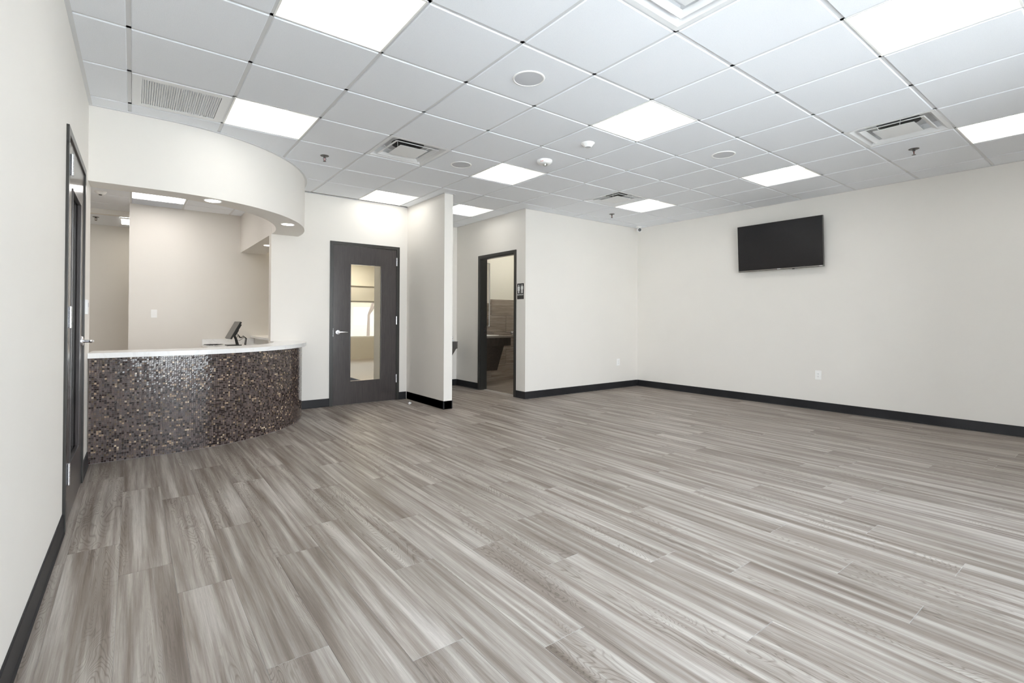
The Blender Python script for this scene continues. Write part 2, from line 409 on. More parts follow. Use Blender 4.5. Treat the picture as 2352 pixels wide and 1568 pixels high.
# ------------------------------------------------------------------ ceiling
deck = tag(obj('ceiling', BX(-2.8, 7.3, YN-.2, 14.0, H+.16, H+.2), 'white'), 'suspended ceiling of square white tiles in a metal grid', 'ceiling', None, 'structure')
_tm = {}
def tile_bm(w_, d_):
    """tegular tile: face lower than its rim; origin at the middle of the face"""
    bm = bmesh.new(); a, b = w_/2-.0015, d_/2-.0015; e = .010
    lv = [[(-a+e+.004, -b+e+.004, 0), (a-e-.004, -b+e+.004, 0), (a-e-.004, b-e-.004, 0), (-a+e+.004, b-e-.004, 0)],
          [(-a+e, -b+e, .004), (a-e, -b+e, .004), (a-e, b-e, .004), (-a+e, b-e, .004)],
          [(-a+e, -b+e, .008), (a-e, -b+e, .008), (a-e, b-e, .008), (-a+e, b-e, .008)],
          [(-a, -b, .009), (a, -b, .009), (a, b, .009), (-a, b, .009)], [(-a, -b, .018), (a, -b, .018), (a, b, .018), (-a, b, .018)]]
    R = [[bm.verts.new(p) for p in r] for r in lv]
    bm.faces.new(R[0])
    for p, q in zip(R, R[1:]):
        for k in range(4): bm.faces.new((p[k], p[(k+1) % 4], q[(k+1) % 4], q[k]))
    bm.faces.new(R[-1]); return bm
def ceil_tile(x0, x1, y0, y1, z=H):
    if x1-x0 < .03 or y1-y0 < .03: return
    key = (round(x1-x0, 3), round(y1-y0, 3))
    if key not in _tm:
        o = obj('ceiling_tile', tile_bm(x1-x0, y1-y0), 'tile', deck); _tm[key] = o.data
    else:
        o = D.objects.new('ceiling_tile', _tm[key]); COL.objects.link(o); o.parent = deck
    o.location = ((x0+x1)/2, (y0+y1)/2, z)
TROF = {(2, 2), (2, -1), (2, -4), (6, 2), (6, -1), (6, -4), (10, 2), (10, -1), (10, -4), (5, 5), (7, 5)}
VENT = {(4, 2), (9, -3), (9, 2), (4, -3)}
RECP = {(1, 8), (1, 5), (-2, 5), (-2, 8)}  # first cell is the visible panel, the rest hold added fill panels
RETN = {(1, 2)}
SKIP = TROF | VENT | RECP
for a in range(-4, 13):
    for b in range(-7, 10):
        if (a, b) in SKIP: continue
        x0, x1, y0, y1 = GX+a*T, GX+(a+1)*T, GY+b*T, GY+(b+1)*T
        y0 = max(y0, YN)
        if b < 6 and (b < 3 or a > 2): x0 = max(x0, xl(y0)); x1 = min(x1, XR)
        if y1 <= y0 or x1 <= x0: continue
        if b >= 6 and a >= 3:
            if a < 6 or a > 8 or b > 7: continue
            x0 = max(x0, 3.283); x1 = min(x1, X2); y1 = min(y1, 7.405)
        if b < 3 and a < 0: continue
        if (a, b) in RETN:
            continue
        y1 = min(y1, YS) if b >= 8 and a >= 1 else y1
        ceil_tile(x0, x1, y0, y1)
        if b == 9 and a < 1: ceil_tile(x0, x1, y1, 9.44)
ceil_tile(GX+T, GX+2*T, GY+9*T, YS)
for b in range(6, 10):
    ceil_tile(GX+3*T, 1.36, GY+b*T, min(GY+(b+1)*T, YS))
# grid bars, each run its own piece
def bar(x0, x1, y0, y1, z=H): obj('grid_bar', BX(x0, x1, y0, y1, z+.0065, z+.034), 'grid', deck)
for a in range(-2, 13):
    x = GX+a*T; y0_, y1_ = (YN, 9.44) if 1 <= a <= 3 else ((YN, 7.4) if a > 3 else (5.12, 9.44))
    if 1 <= a <= 3: y1_ = YS
    bar(x-.012, x+.012, y0_, y1_)
for b in range(-6, 11):
    y = GY+b*T
    x0 = xl(y) if y < 5.12 else -2.6
    x1 = XR if y < YB else (X2 if y < 7.4 else (1.35 if y < YS else -.045))
    if y > 9.44: continue
    bar(x0, x1, y-.012, y+.012)
# wall angle
bm = bmesh.new(); prism(bm, [(xl(YN), YN), (xl(YN)+.022, YN), (xl(4.87)+.022, 4.87), (xl(4.87), 4.87)], H-.002, H+.003)
box(bm, XR-.022, XR, YN, YB, H-.002, H+.003); box(bm, X2, XR-.022, YB-.022, YB, H-.002, H+.003); box(bm, 1.69, 3.16, YD-.022, YD, H-.002, H+.003)
box(bm, X2-.022, X2, YB, 7.405, H-.002, H+.003); box(bm, 3.283, 3.305, 5.477, 7.405, H-.002, H+.003); box(bm, 3.138, 3.16, 5.477, YD, H-.002, H+.003)
box(bm, 3.305, X2-.022, 7.383, 7.405, H-.002, H+.003); box(bm, 3.138, 3.305, 5.455, 5.477, H-.002, H+.003)
obj('wall_angle', bm, 'grid', deck)
bm = bmesh.new()  # added strips that stop daylight leaking in above the ceiling
for q_ in ((-2.8, 7.3, YN-.2, YN-.0, 0), (-2.8, -2.62, YN, 13.98, 0), (7.1, 7.3, YN, 13.98, 0), (-2.62, 7.1, 13.82, 13.98, 0)): box(bm, q_[0], q_[1], q_[2], q_[3], H+.006, H+.158)
box(bm, -2.62, 1.8, 10.6, 10.72, H+.006, H+.158); box(bm, 1.8, 1.84, YD+.2, 13.8, H+.052, H+.158)
struct('wall_plenum', bm, 'wall', 'unseen upper wall strip added to keep daylight out of the roof space', 'wall')
# lower, plain ceilings of the passage and the hall
struct('ceiling_passage', BX(-2.6, 1.69, 9.55, 10.6, 2.69, 2.71), 'tile', 'lower white ceiling of the passage behind reception', 'ceiling')
struct('ceiling_hall', BX(1.69, 6.9, YD+.12, YF, H+.03, H+.05), 'hall', 'cream ceiling of the hall beyond the espresso door', 'ceiling')
struct('ceiling_restroom', BX(X2+.125, 6.75, YB+.12, 7.475, H+.03, H+.05), 'warm', 'cream ceiling inside the restroom', 'ceiling')

# ------------------------------------------------------------------ floor
fl = tag(obj('floor', BX(-2.8, 7.3, YN-.15, 7.62, -.10, -.0012), 'seam'), 'greige wood look vinyl plank floor of the lobby', 'floor', None, 'structure')
PWID, PLEN, PX0 = .2, 1.325, .1585
JO = {-1: 3.185, 0: 2.785, 1: 2.465, 2: 1.76, 3: 2.557, 4: 1.51, 5: 2.10, 6: 1.297, 7: 2.065, 8: 1.72, 9: .888, 10: 1.45, 11: 1.172, 12: .57, 13: .879, 14: 1.265, 15: .55, 16: .95, 17: .35, 18: 1.204}
_pm = {}
def plank(x0, x1, y0, y1):
    if y1-y0 < .02 or x1-x0 < .02: return
    key = (round(x1-x0, 3), round(y1-y0, 3))
    if key not in _pm:
        bm = bmesh.new(); g_ = .0005; q_ = .0012; w_, d_ = x1-x0, y1-y0
        lo = [(g_, q_), (w_-g_, q_), (w_-g_, d_-q_), (g_, d_-q_)]; e = .0006
        hi = [(g_+e, q_+e), (w_-g_-e, q_+e), (w_-g_-e, d_-q_-e), (g_+e, d_-q_-e)]
        A = [bm.verts.new((*p, -.0011)) for p in lo]; B = [bm.verts.new((*p, -.0004)) for p in lo]; C_ = [bm.verts.new((*p, 0)) for p in hi]
        for p, q in ((A, B), (B, C_)):
            for k in range(4): bm.faces.new((p[k], p[(k+1) % 4], q[(k+1) % 4], q[k]))
        bm.faces.new(C_); bm.faces.new(list(reversed(A)))
        o = obj('plank', bm, 'plank', fl); _pm[key] = o.data
    else:
        o = D.objects.new('plank', _pm[key]); COL.objects.link(o); o.parent = fl
    o.location = (x0, y0, 0)
PY0 = -.8
for k in range(-2, 36):
    x0 = PX0 + (k-1)*PWID; x1 = x0+PWID; x0 = max(x0, -.33); x1 = min(x1, XR)
    xm = (x0+x1)/2
    ye = 5.35 if xm < 1.15 else (6.54 if xm < 3.16 else (7.40 if xm < X2+.12 else YB))
    ph = JO.get(k, random.uniform(0, PLEN))
    y = ph - PLEN*math.ceil((ph-PY0)/PLEN)
    while y < ye:
        a, b = max(y, PY0), min(y+PLEN, ye)
        plank(x0, x1, a, b); y += PLEN
tag(obj('plank_field', BX(-.33, XR, YN, PY0-.001, -.0011, 0), 'plankfield', fl), None, None, None, 'stuff')
# restroom floor tiles
rf = struct('floor_restroom', BX(X2+.127, 6.75, YB+.12, 7.474, -.001, .0005), 'grout2', 'wood look tile floor inside the restroom', 'floor')
for i in range(6):
    for j in range(4):
        y0 = 5.635+i*.305; x0 = X2+.13+j*.61-(.305 if i % 2 else 0); a0, a1 = max(x0, X2+.13), min(x0+.606, 6.745); b1 = min(y0+.301, 7.47)
        if a1-a0 > .05: obj('floor_tile', BX(a0, a1, y0, b1, .0005, .0035), 'floortile', rf)
struct('floor_hall', BX(3.42, 6.9, 7.72, YF, -.02, 0), 'hallfloor', 'pale floor of the hall beyond the espresso door', 'floor')
struct('floor_carpet', BX(1.8, 3.42, 7.7, YF, -.02, 0), 'carpet', 'navy carpet strip in the hall beyond the espresso door', 'carpet')
struct('floor_office', BX(-2.6, 1.8, 7.7, 10.6, -.02, 0), 'hallfloor', 'office floor behind the reception desk, hidden by it', 'floor')

# restroom wall tiles
def walltile(x0, x1, z0, z1, yf, s=-1): 
    if x1-x0 > .03: obj('wall_tile', BX(x0, x1, yf, yf+s*.008, z0, z1, bev=0), 'walltile', rw)
obj('grout_bed', BX(X2+.125, 6.75, 7.475, 7.470, 0, 1.525), 'grout2', rw)
for r in range(5):
    z0 = r*.305; off = 5.312 if r % 2 == 0 else 5.652
    for k in range(-3, 4):
        a, b = off+k*.61, off+(k+1)*.61; walltile(max(a, X2+.128)+.0035, min(b, 6.748)-.0035, z0+.0035, z0+.3015, 7.470)
obj('grout_bed', BX(X2+.127, 6.75, YB+.12, YB+.125, 0, 1.525), 'grout2', rw)
for r in range(5):
    z0 = r*.305
    for k in range(4):
        a = X2+.13+k*.61-(.3 if r % 2 else 0); walltile(max(a, X2+.13)+.002, min(a+.61, 6.745)-.002, z0+.002, z0+.303, YB+.125, 1)

# ------------------------------------------------------------------ baseboards
BH = .105
def bb(name, segs, label):
    bm = bmesh.new()
    for (x0, y0), (x1, y1) in segs:
        d = Vector((x1-x0, y1-y0)).normalized(); n = Vector((-d.y, d.x))       # normal = into the room (left of the direction)
        prof = [(0, 0), (.014, 0), (.008, .012), (.007, BH-.004), (.003, BH), (0, BH)]
        A = [bm.verts.new((x0+n.x*p, y0+n.y*p, z)) for p, z in prof]; B = [bm.verts.new((x1+n.x*p, y1+n.y*p, z)) for p, z in prof]
        for k in range(len(prof)): bm.faces.new((A[k], A[(k+1) % len(prof)], B[(k+1) % len(prof)], B[k]))
        bm.faces.new(A); bm.faces.new(list(reversed(B)))
    return struct(name, bm, 'base', label, 'baseboard')
bb('baseboard_left', [((xl(LD0), LD0), (xl(YN), YN))], 'black rubber baseboard along the left wall before the door')
bb('baseboard_left_end', [((xl(5.02), 5.02), (xl(LD1), LD1))], 'short black baseboard between left door and mosaic counter')
bb('baseboard_right', [((XR, YN), (XR, YB-.008))], 'long black baseboard under the television wall')
bb('baseboard_back', [((XR-.008, YB), (X2-.008, YB))], 'black baseboard on the wall beside the restroom corner')
bb('baseboard_restroom', [((X2, YB), (X2, RD0))], 'very short black baseboard under the restroom sign')
bb('baseboard_restroom_far', [((X2, RD1), (X2, 7.397))], 'black baseboard between restroom doorway and alcove corner')
bb('baseboard_alcove', [((X2-.008, 7.405), (3.291, 7.405))], 'black baseboard below the drinking fountain')
bb('baseboard_pier', [((3.16, YD-.008), (3.16, 5.477-.006)), ((3.154, 5.477), (3.289, 5.477)), ((3.283, 5.471), (3.283, 7.397))], 'black baseboard wrapping the thin partition end')
bb('baseboard_door', [((D20, YD), (1.66, YD)), ((3.152, YD), (D21, YD))], 'black baseboard either side of the espresso glazed door')

# ------------------------------------------------------------------ doors
def hinge(parent, loc, rot=0):
    """butt hinge: leaf plate and three-knuckle barrel; local x along the wall towards the frame, -y towards the viewer"""
    bm = bmesh.new(); box(bm, -.010, .012, -.003, 0, -.057, .057); box(bm, -.004, .000, -.014, -.003, -.057, .057)
    p = obj('hinge', bm, 'steel', parent, loc, rot=(0, 0, rot))
    bm = bmesh.new()
    for z0, z1 in ((-.058, -.036), (-.035, -.012), (-.011, .011), (.012, .035), (.036, .058)):
        lathe(bm, [(.001, z0), (.0082, z0), (.0082, z1), (.001, z1)], 12, loc=(-.002, -.015, 0))
    obj('knuckle', bm, 'steel', p, sm=True)
def lever_set(parent, loc, rot=0, sgn=1, lock=True):
    """rose and lever; local -y is outward, lever points along sgn*x"""
    bm = bmesh.new(); lathe(bm, [(.0, -.012), (.020, -.012), (.030, -.009), (.0335, -.003), (.0335, 0)], 28, 'Y')
    p = obj('rose', bm, 'steel', parent, loc, sm=True, rot=(0, 0, rot))
    bm = bmesh.new(); tube(bm, [(0, -.01, 0), (0, -.052, 0)], .0105, 14)
    s = sgn
    tube(bm, [(-.008*s, -.052, 0), (.02*s, -.054, .001), (.07*s, -.056, .001), (.112*s, -.054, 0), (.118*s, -.050, 0)], [.012, .0115, .0095, .0085, .006], 12)
    if lock: lathe(bm, [(.0, -.066), (.006, -.066), (.007, -.06), (.007, -.05)], 12, 'Y')
    obj('lever', bm, 'steel', p, sm=True)
def glazed_door(name, label, width, height, thick_wall):
    """frame + leaf in local coords: x along the wall, viewer side at -y, origin at floor, left outer frame edge"""
    r = thing(name, label, 'door'); r['kind'] = 'structure'
    fw = .043; p = .013
    bm = bmesh.new(); box(bm, 0, fw, -p, thick_wall, 0, height, bev=.0015); box(bm, width-fw, width, -p, thick_wall, 0, height, bev=.0015); box(bm, fw, width-fw, -p, thick_wall, height-fw, height, bev=.0015)
    box(bm, fw, fw+.016, .05, thick_wall-.02, 0, height-fw); box(bm, width-fw-.016, width-fw, .05, thick_wall-.02, 0, height-fw)
    obj('door_frame', bm, 'frame', r)
    lx0, lx1, lz1 = fw+.003, width-fw-.003, height-fw-.004
    gx0, gx1, gz0, gz1 = lx0+.222, lx1-.222, .300, 1.892
    bm = bmesh.new(); y0, y1 = -.004, .040
    box(bm, lx0, gx0, y0, y1, .006, lz1); box(bm, gx1, lx1, y0, y1, .006, lz1); box(bm, gx0, gx1, y0, y1, .006, gz0); box(bm, gx0, gx1, y0, y1, gz1, lz1)
    bmesh.ops.remove_doubles(bm, verts=bm.verts, dist=1e-5)
    leaf = obj('door_leaf', bm, 'wood', r)
    bm = bmesh.new(); q = .011
    for (a, b, c, d) in ((gx0, gx0+q, gz0, gz1), (gx1-q, gx1, gz0, gz1), (gx0+q, gx1-q, gz0, gz0+q), (gx0+q, gx1-q, gz1-q, gz1)):
        box(bm, a, b, -.009, .012, c, d, bev=.003)
    obj('glazing_bead', bm, 'wood', leaf)
    obj('pane', BX(gx0+q, gx1-q, .014, .020, gz0+q, gz1-q), 'glass', leaf)
    return r, leaf
# door beyond the desk
r, leaf = glazed_door('door_2', 'closed espresso door with tall glass beside the thin partition', D21-D20, 2.172, .12)
r.location = (D20, YD, 0)
W2 = D21-D20
for z in (1.958, 1.128, .306): hinge(r, (W2-.046, -.005, z))
lever_set(leaf, (.108, -.004, .968), 0, 1)
obj('strike_plate', BX(.0425, .0445, -.0125, -.004, .91, 1.02), 'steel', r)
# door on the left wall
WL = LD1-LD0
r, leaf = glazed_door('door_1', 'espresso door with tall glass in the left wall', WL, 2.18, .12)
# local x -> +y, local -y -> +x : rotate by +90deg
r.location = (xl(LD0), LD0, 0); r.rotation_euler = (0, 0, pi/2 - math.atan(.0095))
for z in (1.975, 1.148, .30): 
    h_ = hinge(r, (.043+.010, -.005, z), 0)
lever_set(leaf, (WL-.115, -.004, .985), 0, -1)
# restroom doorway, open
r = thing('door_3', 'black metal frame of the open restroom doorway', 'door frame'); r['kind'] = 'structure'
r.location = (X2, RD1, 0); r.rotation_euler = (0, 0, -pi/2)   # local x -> -y ; local -y -> -x
WR = RD1-RD0
bm = bmesh.new(); tw = .125; fw = .047; p = .012
box(bm, 0, fw, -p, tw+p, 0, 2.185, bev=.0015); box(bm, WR-fw, WR, -p, tw+p, 0, 2.185, bev=.0015); box(bm, fw, WR-fw, -p, tw+p, 2.185-fw, 2.185, bev=.0015)
obj('door_frame', bm, 'frame', r)
bm = bmesh.new(); box(bm, fw, fw+.016, .0, .075, 0, 2.138); box(bm, WR-fw-.016, WR-fw, .0, .075, 0, 2.138); box(bm, fw+.016, WR-fw-.016, .0, .075, 2.122, 2.138)
obj('door_stop_strip', bm, 'frame', r)
sp = obj('strike_plate', BX(fw, fw+.0025, .078, .115, .90, 1.02), 'steel', r)
obj('strike_lip', BX(fw+.0025, fw+.004, .088, .105, .94, .98), 'black', sp)
# open leaf swung fully into the restroom against its right wall
bm = bmesh.new(); box(bm, WR-fw-.046, WR-fw-.002, tw+.02, tw+.93, .008, 2.13, bev=.002); 
lf = obj('door_leaf', bm, 'wood', r)

# ------------------------------------------------------------------ reception counter
ctr = thing('reception_counter', 'curved reception counter faced in brown glass mosaic with white quartz top', 'counter')
CX, CY = .2, 6.5
mo = ell(CX, CY, 1.455, 1.465, xl(5.03)+.006, 60)
core_o = ell(CX, CY, 1.449, 1.459, xl(5.04)+.006, 60); core_i = ell(CX, CY, 1.33, 1.34, xl(5.16)+.02, 60)
core_o.append((CX+1.449, YD-.001)); core_i.append((CX+1.33, YD-.001))
bm = bmesh.new(); band(bm, core_o, core_i, 0, .830); obj('counter_body', bm, 'grout', ctr, sm=True)
# mosaic: real little tiles laid along the curve
path = mo + [(CX+1.455, YD-.002)]
cum = [0]
for a, b in zip(path, path[1:]): cum.append(cum[-1] + math.hypot(b[0]-a[0], b[1]-a[1]))
def at_s(s):
    for i in range(len(cum)-1):
        if s <= cum[i+1] or i == len(cum)-2:
            t = (s-cum[i])/(cum[i+1]-cum[i]); a, b = path[i], path[i+1]
            d = Vector((b[0]-a[0], b[1]-a[1])).normalized()
            return Vector((a[0]+(b[0]-a[0])*t, a[1]+(b[1]-a[1])*t)), d
PT, TW_ = .01585, .01425
rows = 52; cols = int(cum[-1]/PT)
verts, faces, cols_f = [], [], []
pal = [((.020, .011, .010), .17), ((.036, .020, .017), .13), ((.105, .075, .068), .22), ((.135, .100, .090), .20), ((.085, .066, .064), .12), ((.16, .115, .085), .05), ((.10, .07, .04), .03), ((.40, .29, .20), .035), ((.52, .41, .30), .012), ((.30, .22, .16), .015)]
rr = random.Random(3)
def pick():
    x = rr.random()*sum(p[1] for p in pal)
    for c, p_ in pal:
        x -= p_
        if x <= 0: return c
    return pal[2][0]
grid_c = [[None]*cols for _ in range(rows)]
for j in range(rows):
    for i in range(cols):
        c = pick()
        if c[0] > .25 and rr.random() < .12 and i+1 < cols: grid_c[j][i+1] = c     # some light chips come in pairs
        if grid_c[j][i] is None: grid_c[j][i] = c
for i in range(cols):
    s0 = i*PT+.001; p0, d0 = at_s(s0); p1, d1 = at_s(s0+TW_)
    n = Vector((d0.y, -d0.x))
    for j in range(rows):
        z0 = .004 + j*PT; z1 = z0+TW_
        if z1 > .829: z1 = .829
        t = [rr.uniform(-.00035, .00035) for _ in range(4)]   # every chip sits slightly tilted
        e = .0006; k = len(verts)
        B0 = p0 - n*.005; B1 = p1 - n*.005
        o0 = p0 + n*t[0]; o1 = p1 + n*t[1]; o2 = p1 + n*t[2]; o3 = p0 + n*t[3]
        ed = (p1-p0).normalized()*e
        verts += [(B0.x, B0.y, z0), (B1.x, B1.y, z0), (B1.x, B1.y, z1), (B0.x, B0.y, z1),
                  (o0.x+ed.x, o0.y+ed.y, z0+e), (o1.x-ed.x, o1.y-ed.y, z0+e), (o2.x-ed.x, o2.y-ed.y, z1-e), (o3.x+ed.x, o3.y+ed.y, z1-e)]
        for f in ((4, 5, 6, 7), (0, 1, 5, 4), (1, 2, 6, 5), (2, 3, 7, 6), (3, 0, 4, 7)): faces.append(tuple(k+q for q in f))
        v = rr.uniform(.82, 1.2); c = grid_c[j][i]; c = tuple(min(1, q*v) for q in c)
        cols_f += [c]*5
me = D.meshes.new('mosaic_chips'); me.from_pydata(verts, [], faces)
att = me.attributes.new('tint', 'FLOAT_COLOR', 'FACE')
att.data.foreach_set('color', [x for c in cols_f for x in (*c, 1)])
me.materials.append(M['mosaic']); me.update()
o = D.objects.new('mosaic_chips', me); COL.objects.link(o); o.parent = ctr; o['kind'] = 'stuff'
# quartz top
to = ell(CX, 6.46, 1.49, 1.505, xl(4.955)+.002, 60) + [(CX+1.49, YD-.001)]
ti = ell(CX, 6.5, 1.147, 1.19, xl(5.31)+.012, 60)[:-1] + [(1.346, 6.5), (1.346, YD-.001)]
bm = bmesh.new(); band(bm, to, ti, .832, .872)
ed = [e for e in bm.edges if abs(e.verts[0].co.z-e.verts[1].co.z) < 1e-5 and not (len(e.link_faces) == 2 and abs(e.link_faces[0].normal.dot(e.link_faces[1].normal)) > .9)]
obj('countertop', bm, 'quartz', ctr, sm=True)
# inner work surfaces
wc = thing('work_counter', 'low white worktop with upstand behind the curved reception counter', 'counter')
bm = bmesh.new(); box(bm, .84, 1.552, 8.02, YS-.001, .715, .745, bev=.003); obj('worktop', bm, 'quartz', wc)
bm = bmesh.new(); box(bm, .84, 1.552, YS-.018, YS-.001, .745, .830, bev=.002); obj('upstand', bm, 'quartz', wc)
bm = bmesh.new(); box(bm, .90, 1.53, 8.10, YS-.01, .02, .715); obj('cabinet_base', bm, 'ledge', wc)
lg = thing('side_ledge', 'white quartz ledge on a low wall under the straight soffit', 'ledge')
obj('ledge_top', BX(1.50, 1.80, YD+.125, YS-.001, .842, .872, bev=.003), 'quartz', lg)
obj('ledge_wall', BX(1.556, 1.68, YD+.125, YS-.001, 0, .842), 'ledge', lg)

# touch screen terminal on the worktop
mt = thing('touchscreen_terminal', 'tilted grey touchscreen with black stand and cables on the low worktop', 'monitor', (1.26, 8.28, .7455), math.radians(4))
bm = bmesh.new(); box(bm, -.16, .03, -.09, .09, 0, .012, bev=.004); obj('stand_base', bm, 'black', mt)
bm = bmesh.new(); tube(bm, [(-.01, 0, .008), (-.03, 0, .09), (-.055, 0, .15)], [.022, .018, .016], 10); obj('stand_neck', bm, 'black', mt)
tilt = math.radians(28)
sc_ = obj('display', BX(-.012, .012, -.17, .17, -.14, .14, bev=.004), 'black', mt, (-.065, 0, .225), rot=(0, tilt, 0))
obj('screen_glass', BX(-.014, -.012, -.166, .166, -.136, .136), 'greyplastic', sc_)
bm = bmesh.new(); box(bm, .012, .042, -.10, .10, -.08, .115, bev=.006); box(bm, .042, .058, -.05, .05, -.06, .03, bev=.004); obj('rear_housing', bm, 'black', sc_)
obj('port_cover', BX(.058, .064, -.02, .02, -.02, .02, bev=.002), 'silver', sc_)
bm = bmesh.new()
for (y, r_, h_) in ((-.03, .006, 0), (.02, .004, .012), (.04, .003, -.01)):
    tube(bm, [(-.01, y, .16+h_), (.03, y, .11), (.07, y-.01, .13+h_), (.105, y-.01, .10), (.10, y, .05), (.095, y, .004)], r_, 8)
tube(bm, [(-.02, -.03, .14), (-.035, -.05, .085), (.0, -.06, .07), (.06, -.05, .11)], .003, 6)
obj('cables', bm, 'black', mt, sm=True)
ck = thing('cable_coil', 'flat coil of dark cable lying beside the touchscreen terminal', 'cable', (.955, 8.42, .7455))
bm = bmesh.new()
pts = []
for k in range(90):
    a = k*.35; rr_ = .045+.0006*k; pts.append((math.cos(a)*rr_*1.3, math.sin(a)*rr_, .004+.0001*k+.004*abs(math.sin(k*1.7))))
tube(bm, pts, .0035, 6); obj('coil', bm, 'black', ck, sm=True)
obj('cable_tie', BX(-.012, .012, -.075, -.045, .0, .014, bev=.002), 'plastic', ck)

# ------------------------------------------------------------------ ceiling fixtures
def cell(a, b): return (GX+(a+.5)*T, GY+(b+.5)*T, H)
def make_troffer():
    r = thing('ceiling_light', 'x', 'light', (0, 0, 0), 0, 'square recessed troffer lights')
    h = T/2-.003
    bm = bmesh.new(); i = h-.010
    for (a, b, c, d) in ((-h, h, -h, -i), (-h, h, i, h), (-h, -i, -i, i), (i, h, -i, i)): box(bm, a, b, c, d, .002, .138)
    box(bm, -h, h, -h, h, .138, .142); obj('housing', bm, 'reflector', r)
    # curved side reflectors
    bm = bmesh.new()
    for s in (-1, 1):
        prof = [(s*i, .006), (s*(i-.02), .045), (s*(i-.06), .078), (s*.15, .100), (s*.125, .102)]
        A = [bm.verts.new((x, -i, z)) for x, z in prof]; B = [bm.verts.new((x, i, z)) for x, z in prof]
        for k in range(len(prof)-1): bm.faces.new((A[k], A[k+1], B[k+1], B[k]))
    obj('reflector', bm, 'reflector', r, sm=True)
    # central basket lens: a shallow half barrel with rounded ends
    bm = bmesh.new(); ns, nl = 12, 22; hw, hl = .125, i-.022
    rows_ = []
    for j in range(nl+1):
        t = -1+2*j/nl; y = hl*math.sin(t*pi/2); e = max(0, 1-abs(t)**7)
        ee = math.sqrt(max(0, 1-(max(0, abs(y)-(hl-.09))/.09)**2))
        rows_.append([bm.verts.new((hw*(.25+.75*ee)*math.cos(pi*k/ns), y, .102-.076*ee*math.sin(pi*k/ns))) for k in range(ns+1)])
    for p, q in zip(rows_, rows_[1:]):
        for k in range(ns): bm.faces.new((p[k], p[k+1], q[k+1], q[k]))
    obj('lens', bm, 'lens', r, sm=True)
    return r
TL = {(2, 2): 'square troffer light between curved bulkhead and white return grille', (2, -1): 'large square troffer light cut by the top edge, toward the left wall',
      (6, 2): 'square troffer light beside the red-marked smoke detector', (6, -1): 'square troffer light just behind the small cone sensor',
      (6, -4): 'large square troffer light in the upper right corner', (10, 2): 'square troffer light touching the diffuser near the corner camera',
      (10, -1): 'square troffer light closest above the wall television', (10, -4): 'square troffer light cut by the right edge of the photo',
      (5, 5): 'small distant troffer light over the espresso glazed door', (7, 5): 'distant troffer light partly hidden behind the thin partition',
      (2, -4): 'troffer light overhead near the left wall, out of view'}
tr = make_troffer(); first = True
for k, lab in TL.items():
    o = tr if first else copy_tree(tr); first = False
    o.location = cell(*k); o['label'] = lab
# reception office panel and passage panel
def panel(name, label, loc, lensm, sz=T, grp=None, nomove=False):
    r = thing(name, label, 'light', loc, 0, grp); h = sz/2-.004
    bm = bmesh.new()
    for (a, b, c, d) in ((-h, h, -h, -h+.012), (-h, h, h-.012, h), (-h, -h+.012, -h+.012, h-.012), (h-.012, h, -h+.012, h-.012)): box(bm, a, b, c, d, 0, .02)
    obj('frame', bm, 'white', r); obj('lens', BX(-h+.012, h-.012, -h+.012, h-.012, .003, .012), lensm, r); return r
panel('ceiling_light', 'bright ceiling panel seen under the bulkhead above the reception wall', cell(1, 8), 'recplens')
panel('ceiling_light', 'added fill light panel above the desk chair space, hidden by the bulkhead', cell(1, 5), 'recplens')  # this and the next two are added to lift the reception light
panel('ceiling_light', 'added unseen fill light panel deep behind the left wall end', cell(-2, 5), 'recplens')
panel('ceiling_light', 'added fill light panel in the far hidden corner', cell(-2, 8), 'recplens')
panel('ceiling_light', 'small lit panel in the low passage ceiling behind reception', (.135, 9.86, 2.665), 'halllens')
panel('ceiling_light', 'warm ceiling light in the hall beyond the espresso door', (4.9, 12.9, H), 'warmlens')
panel('ceiling_light', 'warm ceiling light over the near end of the hall', (3.0, 8.6, H), 'warmlens')
panel('ceiling_light', 'ceiling light inside the restroom, out of view', (5.6, 6.5, H), 'restlens')

